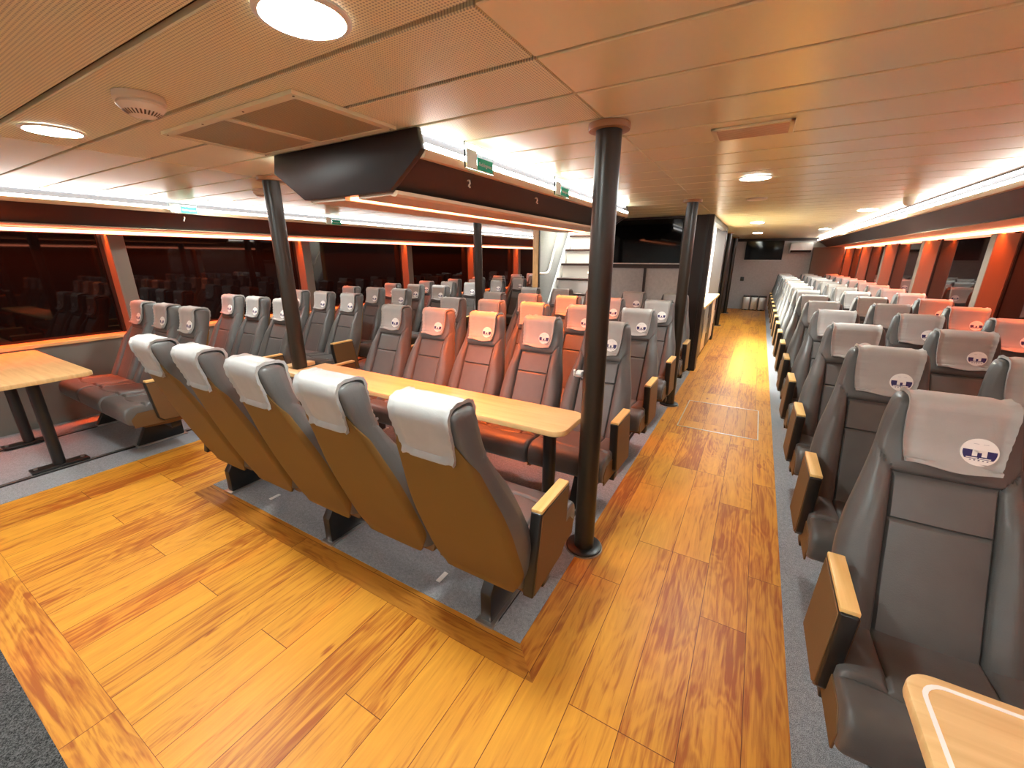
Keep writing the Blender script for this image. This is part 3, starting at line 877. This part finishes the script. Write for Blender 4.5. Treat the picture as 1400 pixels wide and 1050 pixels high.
# small things on the counter
b = MB(); b.lathe(0, 0, [(0.0, 0), (0.045, 0), (0.045, 0.17), (0.02, 0.21), (0.016, 0.25), (0.0, 0.25)], M['armwood'], 16)
o = tag(b.build('syrup_bottle', None, 50), 'amber bottle standing on the kiosk worktop', 'bottle'); o.location = (-0.86, 8.6, 0.9)
b = MB(); b.box(-0.1, 0.1, -0.12, 0.12, 0, 0.03, M['steel'], 0.005); o = tag(b.build('serving_tray', None, 40), 'small metal tray on the kiosk worktop near its far post', 'tray'); o.location = (-0.82, 8.2, 0.9)
# wall past the kiosk
b = MB(); b.box(-0.86, -0.78, 9.12, YE, 0, ZC + .02, M['darkwall']); wk = struct(b.build('wall_corridor'))
b = MB(); b.box(-0.78, -0.76, 9.5, 10.4, 0.02, 1.98, M['greywall'], 0.004); d1 = struct(b.build('door_1'))
b = MB(); b.box(-0.76, -0.73, 10.25, 10.30, 0.95, 1.12, M['steel'], 0.004); b.build('handle', d1)
b = MB(); b.box(-0.78, -0.76, 11.5, 12.4, 0.02, 1.98, M['greywall'], 0.004); d2 = struct(b.build('door_2'))
b = MB(); b.box(-0.76, -0.73, 12.25, 12.30, 0.95, 1.12, M['steel'], 0.004); b.build('handle', d2)

# ------------------------------------------------------------------ poles
def pole(x, y, label, r=0.054, flange=True):
    t = empty('support_pole', (x, y, 0), label, 'pole', 'dark support poles')
    b = MB(); b.cyl(0, 0, 0.012, ZC - 0.02, r, M['pole'], 40); b.build('shaft', t, 40)
    b = MB(); b.lathe(0, 0, [(0, 0.003), (0.098, 0.003), (0.098, 0.016), (0.092, 0.020), (r, 0.020)], M['black'], 40); f = b.build('base_flange', t, 40)
    b = MB(); b.lathe(0, 0, [(0.094, 0.0), (0.103, 0.0), (0.103, 0.008), (0.094, 0.008)], M['steel'], 40); b.build('rim_ring', f, 40)
    b = MB(); b.lathe(0, 0, [(r, ZC - 0.026), (0.084, ZC - 0.026), (0.086, ZC - 0.022), (0.086, ZC - 0.002), (0, ZC - 0.002)], M['brass'], 40); b.build('ceiling_collar', t, 40)['label'] = 'brown collar at the ceiling'
    return t
p1 = pole(-0.63, 1.89, 'dark pole beside the end of the long narrow table')
b = MB(); b.box(-0.085, -0.05, -0.05, 0.0, 1.005, 1.03, M['white'], 0.005); b.tube([(-0.055, -0.05, 1.015), (-0.075, -0.07, 1.02), (-0.07, -0.085, 1.05)], 0.006, M['white'])
b.build('clip', p1, 40)['label'] = 'small white clip'
pole(-3.03, 1.87, 'dark pole at the far end of the long narrow table')
pole(-0.655, 4.60, 'dark pole at the aisle beside the floor hatch')
pole(-3.22, 4.65, 'slim-looking dark pole among the centre rows near the stairs')
pole(-0.70, 10.95, 'dark pole in the aisle past the kiosk', 0.05)
pole(-0.70, 13.6, 'dark pole in the aisle by the end wall', 0.05)

# ------------------------------------------------------------------ tables
def rounded(x0, x1, y0, y1, r, seg=6):
    pts = []
    for cx, cy, a0 in ((x1 - r, y1 - r, 0), (x0 + r, y1 - r, PI / 2), (x0 + r, y0 + r, PI), (x1 - r, y0 + r, 1.5 * PI)):
        for k in range(seg + 1):
            a = a0 + PI / 2 * k / seg
            pts.append((cx + r * math.cos(a), cy + r * math.sin(a)))
    return pts
def table(x0, x1, y0, y1, zt, r, posts, label, inlay=False, notch=None):
    cx, cy = (x0 + x1) / 2, (y0 + y1) / 2
    t = empty('dining_table', (cx, cy, 0), label, 'table')
    b = MB()
    pts = rounded(x0 - cx, x1 - cx, y0 - cy, y1 - cy, r)
    if notch: pts[7:7] = [(notch[1] - cx, y1 - cy), (notch[1] - cx, notch[2] - cy), (notch[0] - cx, notch[2] - cy), (notch[0] - cx, y1 - cy)]
    b.prism(pts, 'Z', zt - 0.032, zt, M['maple'], 0.006, 2); b.build('tabletop', t, 40)
    if inlay:
        b = MB()
        o_ = rounded(x0 - cx + .022, x1 - cx - .022, y0 - cy + .022, y1 - cy - .022, r * .8)
        i_ = rounded(x0 - cx + .030, x1 - cx - .030, y0 - cy + .030, y1 - cy - .030, r * .7)
        m_ = len(o_)
        vs = [(p[0], p[1], zt + 0.0015) for p in o_] + [(p[0], p[1], zt + 0.0015) for p in i_] + [(p[0], p[1], zt - 0.004) for p in o_] + [(p[0], p[1], zt - 0.004) for p in i_]
        fs = []
        for i in range(m_):
            j = (i + 1) % m_
            fs += [(i, j, m_ + j, m_ + i), (2 * m_ + i, 2 * m_ + j, j, i), (m_ + i, m_ + j, 3 * m_ + j, 3 * m_ + i)]
        b.add(vs, fs, M['inlay']); b.build('inlay_strip', t)['label'] = 'white inlay line'
    for px, py in posts:
        b = MB(); b.cyl(px - cx, py - cy, 0.02, zt - 0.03, 0.036, M['black'], 28); l = b.build('leg', t, 40)
        b = MB(); b.box(px - cx - 0.05, px - cx + 0.05, py - cy - 0.16, py - cy + 0.16, 0.012, 0.034, M['black'], 0.006)
        for sy in (-0.13, 0.13): b.cyl(px - cx, py - cy + sy, 0.034, 0.042, 0.012, M['steel'], 12)
        b.build('foot', l, 40)
        b = MB(); b.box(px - cx - 0.06, px - cx + 0.06, py - cy - 0.10, py - cy + 0.10, zt - 0.042, zt - 0.031, M['black']); b.build('top_plate', l)
    return t
table(-3.20, -0.715, 1.72, 2.05, 0.742, 0.07, ((-0.86, 1.89), (-2.80, 1.89)), 'long narrow pale wood table between facing rows of chairs', notch=(-3.095, -2.965, 1.805))
table(-5.74, -4.255, 0.40, 1.0, 0.745, 0.05, ((-4.50, 0.71), (-5.30, 0.71)), 'pale wood table against the window wall, on two black posts')
table(0.382, 1.90, 0.30, 0.985, 0.742, 0.055, ((0.75, 0.64), (1.6, 0.64)), 'pale wood corner table with white inlay line in front of the long block', True)

# ------------------------------------------------------------------ ceiling things
def downlight(x, y, label, r=0.092, z=ZC):
    t = empty('ceiling_lamp', (x, y, z), label, 'ceiling lamp', 'round ceiling lamps')
    b = MB(); b.lathe(0, 0, [(r, -0.001), (r + .013, -0.001), (r + .013, -0.006), (r + .008, -0.010), (r, -0.010)], M['lamptrim'], 40); b.build('ring', t, 40)
    b = MB(); b.cyl(0, 0, -0.009, -0.001, r, M['lamp'], 40); b.build('diffuser', t, 40)
for x, y, l in ((-0.99, 0.75, 'large round lit lamp in the perforated ceiling near the air grille'), (-2.75, 0.75, 'round lit lamp in the perforated ceiling beside the smoke detector'),
                (-0.12, 3.56, 'round lit lamp over the aisle past the slotted vent'), (-0.14, 8.0, 'round lit lamp over the aisle beside the kiosk'),
                (-0.16, 11.4, 'round lit lamp over the aisle close to the end wall'), (0.99, 6.55, 'round lit lamp over the long block near its light trough'),
                (-4.70, 2.35, 'round lit lamp by the light trough above the wall-table block'), (0.99, 10.5, 'round lit lamp far along the long block'),
                (-3.9, 5.2, 'round lit lamp over the far window block before the stairs'), (-4.2, 9.5, 'round lit lamp over the far window block past the stairs'),
                (-0.99, -1.6, 'round lit lamp over the dark entrance mat near the planked aisle'), (-2.75, -1.6, 'round lit lamp over the dark entrance mat toward the wall table'), (0.7, -0.9, 'round lit lamp over the carpet before the corner table'), (-4.5, -0.9, 'round lit lamp over the carpet before the wall table')):
    downlight(x, y, l)
downlight(-1.2, 7.0, 'round lit lamp inside the kiosk near the television wall', 0.24)
downlight(-1.2, 8.3, 'round lit lamp inside the kiosk near its far wall', 0.24)
downlight(-2.75, 7.3, 'round lit lamp at the head of the stairs', 0.34, 3.598)
# smoke detector
def detector(x, y, label, s=1.0):
    t = empty('smoke_detector', (x, y, ZC), label, 'smoke detector')
    b = MB(); b.lathe(0, 0, [(0, -0.001), (0.062 * s, -0.001), (0.064 * s, -0.018 * s), (0.055 * s, -0.022 * s), (0, -0.022 * s)], M['cream'], 36); b.build('base', t, 40)
    b = MB(); b.lathe(0, 0, [(0.056 * s, -0.022 * s), (0.060 * s, -0.030 * s), (0.046 * s, -0.046 * s), (0.030 * s, -0.056 * s), (0.0, -0.058 * s)], M['cream'], 36)
    for k in range(28):
        a = 2 * PI * k / 28; c, d = math.cos(a), math.sin(a); w = 0.0022 * s
        r0, r1 = 0.0475 * s, 0.034 * s
        b.add([(c * r0 - d * w, d * r0 + c * w, -0.0455 * s), (c * r0 + d * w, d * r0 - c * w, -0.0455 * s), (c * r1 + d * w, d * r1 - c * w, -0.0550 * s), (c * r1 - d * w, d * r1 + c * w, -0.0550 * s)], [(0, 1, 2, 3)], M['groove'])
    b.build('sensor_head', t, 40)
    return t
detector(-1.93, 0.77, 'cream smoke detector in the perforated ceiling between two lamps', 1.15)
detector(-3.62, 2.14, 'small cream smoke detector on the ceiling behind the far pole')
b = MB(); b.lathe(0, 0, [(0.085, -0.001), (0.085, -0.012), (0.075, -0.018), (0, -0.018)], M['cream'], 32); o = tag(b.build('ceiling_speaker', None, 40), 'flat cream disc on the ceiling over the aisle', 'ceiling disc'); o.location = (-0.12, 4.8, ZC)
b = MB(); b.lathe(0, 0, [(0.05, -0.001), (0.05, -0.03), (0.045, -0.045), (0.03, -0.07), (0, -0.078)], M['cream'], 32); o = tag(b.build('ceiling_dome', None, 40), 'small cream dome on the ceiling by the long light trough', 'camera dome'); o.location = (1.10, 5.4, ZC)
# air grille
t = empty('air_grille', (-1.895, 1.23, ZC), 'framed double air grille in the ceiling in front of the dark box', 'air vent')
b = MB()
gx, gy = 0.475, 0.235
for q in ((-gx, gx, -gy, -gy + .035), (-gx, gx, gy - .035, gy), (-gx, -gx + .035, -gy + .035, gy - .035), (gx - .035, gx, -gy + .035, gy - .035), (-0.02, 0.02, -gy + .035, gy - .035)): b.box(*q, -0.014, -0.001, M['ceiling'])
for x in (-gx + .018, -0.15, 0.15, gx - .018):
    for y in (-gy + .018, gy - .018): b.cyl(x, y, -0.0155, -0.013, 0.004, M['groove'], 10)
b.build('vent_frame', t, 40)
for x0, x1 in ((-gx + .035, -0.02), (0.02, gx - .035)):
    b = MB(); b.box(x0, x1, -gy + .035, gy - .035, -0.010, -0.003, M['grille']); b.build('mesh_panel', t)['label'] = 'brown mesh panel'
t = empty('slot_vent', (-0.117, 2.285, ZC), 'small slotted vent in the ceiling beyond the aisle pole', 'air vent')
b = MB()
for q in ((-.155, .155, -.105, -.085), (-.155, .155, .085, .105), (-.155, -.135, -.105, .105), (.135, .155, -.105, .105)): b.box(*q, -0.010, -0.001, M['ceiling'], 0.002, 1)
b.build('vent_frame', t, 40)
for k in range(8):
    y = -0.075 + k * 0.021
    b = MB(); b.prism([(y, -0.002), (y + .004, -0.002), (y + .016, -0.010), (y + .012, -0.010)], 'X', -.135, .135, M['soffit']); b.build('louvre', t)
# green signs hanging before the light troughs
def text_mesh(txt, size):
    cu = D.curves.new('txt', 'FONT'); cu.body = txt; cu.size = size; cu.align_x = 'CENTER'; cu.align_y = 'CENTER'; cu.extrude = 0.0004
    o = D.objects.new('txt', cu); COL.objects.link(o)
    bpy.context.view_layer.update()
    me = D.meshes.new_from_object(o.evaluated_get(bpy.context.evaluated_depsgraph_get()))
    D.objects.remove(o, do_unlink=True)
    return me
TXT = text_mesh('Redningsvest', 0.026); TXT.materials.append(M['white'])
def sign(x, y, s, label):
    """panel in the plane x; s=+1 faces +X"""
    t = empty('hanging_sign', (x, y, ZC), label, 'sign', 'green signs at the light troughs')
    b = MB(); b.box(-0.004, 0.004, -0.125, 0.125, -0.115, -0.001, M['acrylic'], 0.001, 1); b.build('acrylic_panel', t)['label'] = 'clear acrylic panel'
    b = MB(); x0, x1 = sorted((s * 0.0042, s * 0.0060)); b.box(x0, x1, -0.115 if s > 0 else 0.03, -0.03 if s > 0 else 0.115, -0.108, -0.03, M['white']); b.build('pictogram_field', t)
    b = MB(); y0, y1 = (-0.025, 0.115) if s > 0 else (-0.115, 0.025)
    b.box(x0, x1, y0, y1, -0.108, -0.055, M['green']); f = b.build('green_field', t)
    b.v = []; 
    o = D.objects.new('sign_text', TXT); COL.objects.link(o); o.parent = f
    o.location = (s * 0.0066, (y0 + y1) / 2, -0.082); o.rotation_euler = (PI / 2, 0, s * PI / 2)
    o.scale = (0.85, 0.95, 1)
    return t
sign(-1.305, 1.915, 1, 'green sign on clear panel at the start of the centre trough')
sign(-1.305, 2.95, 1, 'second green sign along the centre trough, smaller to the eye')
sign(-5.05, 2.17, 1, 'green sign on clear panel before the trough over the wall-table block')
sign(-5.05, 3.9, 1, 'faint green sign farther along the trough over the wall-table block')
# coat hooks
def hook(x, y, z, s, label):
    b = MB(); b.tube([(0, 0, 0), (s * 0.018, 0, -0.004), (s * 0.026, -0.006, -0.018), (s * 0.022, -0.014, -0.032), (s * 0.034, -0.018, -0.040)], 0.0045, M['cream'], 8)
    o = tag(b.build('coat_hook', None, 60), label, 'hook', 'small coat hooks'); o.location = (x, y, z)
hook(-1.42, 1.96, 1.962, 1, 'small pale hook on the dark centre box below the first green sign')
hook(-1.42, 2.75, 1.962, 1, 'small pale hook on the dark centre box below the second green sign')
hook(-5.15, 2.2, 1.96, 1, 'small pale hook on the dark wall box below the green sign')
# ------------------------------------------------------------------ end wall things
t = empty('wall_air_conditioner', (0.94, YE - 0.002, 1.82), 'white air conditioner high on the end wall beside the television', 'air conditioner')
b = MB(); b.prism([(0, -0.15), (-0.16, -0.13), (-0.20, -0.06), (-0.20, 0.12), (-0.16, 0.15), (0, 0.15)], 'X', -0.27, 0.27, M['white'], 0.012); b.build('housing', t, 40)
b = MB(); b.prism([(-0.15, -0.137), (-0.205, -0.075), (-0.200, -0.060), (-0.14, -0.12)], 'X', -0.25, 0.25, M['black']); b.build('outlet_flap', t)
b = MB(); b.box(-0.05, 0.05, -0.02, 0, -0.06, 0.06, M['black'], 0.006); o = tag(b.build('wall_switch', None, 40), 'small dark switch plate on the grey end wall', 'switch'); o.location = (-0.43, YE - 0.001, 0.92)
def bin_(x, label):
    t = empty('pedal_bin', (x, 14.86, 0), label, 'bin', 'steel bins at the end wall')
    b = MB(); b.box(-0.098, 0.098, -0.13, 0.13, 0.02, 0.40, M['steel'], 0.015, 3); b.build('bin_body', t, 40)
    b = MB(); b.box(-0.100, 0.100, -0.135, 0.135, 0.40, 0.435, M['black'], 0.01, 2); b.build('lid', t, 40)
    b = MB(); b.box(-0.03, 0.03, -0.17, -0.11, 0.015, 0.035, M['black'], 0.004); b.build('pedal', t, 40)
    b = MB(); b.box(-0.09, 0.09, -0.12, 0.12, 0.0, 0.02, M['black']); b.build('base', t)
bin_(-0.21, 'steel pedal bin below the wall switch, first of three')
bin_(0.0, 'middle of three steel pedal bins at the end of the aisle')
bin_(0.21, 'steel pedal bin of three standing next to the last chairs')

for x, l in ((-2.63, 'small white strip on the carpet under the brown chair backs, away from the aisle'), (-1.17, 'small white strip on the carpet under the brown chair backs near the aisle')):
    b = MB(); b.box(-0.012, 0.012, -0.035, 0.035, 0, 0.004, M['white']); o = tag(b.build('floor_marker'), l, 'marker', 'white strips on the carpet'); o.location = (x, 1.30, 0.004)

# light thrown by the coloured strips
def beam(name, x, ya, yb, z, tilt, power, col, spread):
    l = D.lights.new(name, 'AREA'); l.shape = 'RECTANGLE'; l.size = 0.03; l.size_y = yb - ya
    l.energy = power; l.color = col; l.spread = math.radians(spread)
    o = D.objects.new(name, l); COL.objects.link(o)
    o.location = (x, (ya + yb) / 2, z); o.rotation_euler = (0, math.radians(tilt), 0)
RED = (1.0, 0.095, 0.008)
beam('red_strip_light', 1.972, Y0 + .05, YE - .3, 1.793, 0, 130, RED, 84)
beam('red_strip_light', -5.797, Y0 + .05, YE - .05, 1.793, 0, 135, RED, 88)
beam('amber_strip_light', -1.83, BY0 + .05, BY1 - .05, 1.844, 0, 38, (1.0, 0.13, 0.010), 105)

# ------------------------------------------------------------------ world, camera, view
w = D.worlds.new('night'); S.world = w; w.use_nodes = True
w.node_tree.nodes['Background'].inputs['Color'].default_value = (0.002, 0.002, 0.003, 1)
w.node_tree.nodes['Background'].inputs['Strength'].default_value = 1.0
cam = D.cameras.new('camera'); co = D.objects.new('camera', cam); COL.objects.link(co)
cam.sensor_width = 36; cam.sensor_fit = 'HORIZONTAL'; cam.lens = 560.4 / 1400 * 36
cam.clip_start = 0.02; cam.clip_end = 100
co.location = (0, 0, 1.57)
co.rotation_euler = (math.radians(90 - 17.2), 0, math.radians(30.2))
S.camera = co
S.view_settings.view_transform = 'Standard'
S.view_settings.look = 'None'
S.view_settings.gamma = 1
S.view_settings.exposure = 1.25
S.view_settings.use_curve_mapping = False
S.cycles.use_denoising = True
S.cycles.max_bounces = 10
S.cycles.diffuse_bounces = 6
S.cycles.sample_clamp_indirect = 8
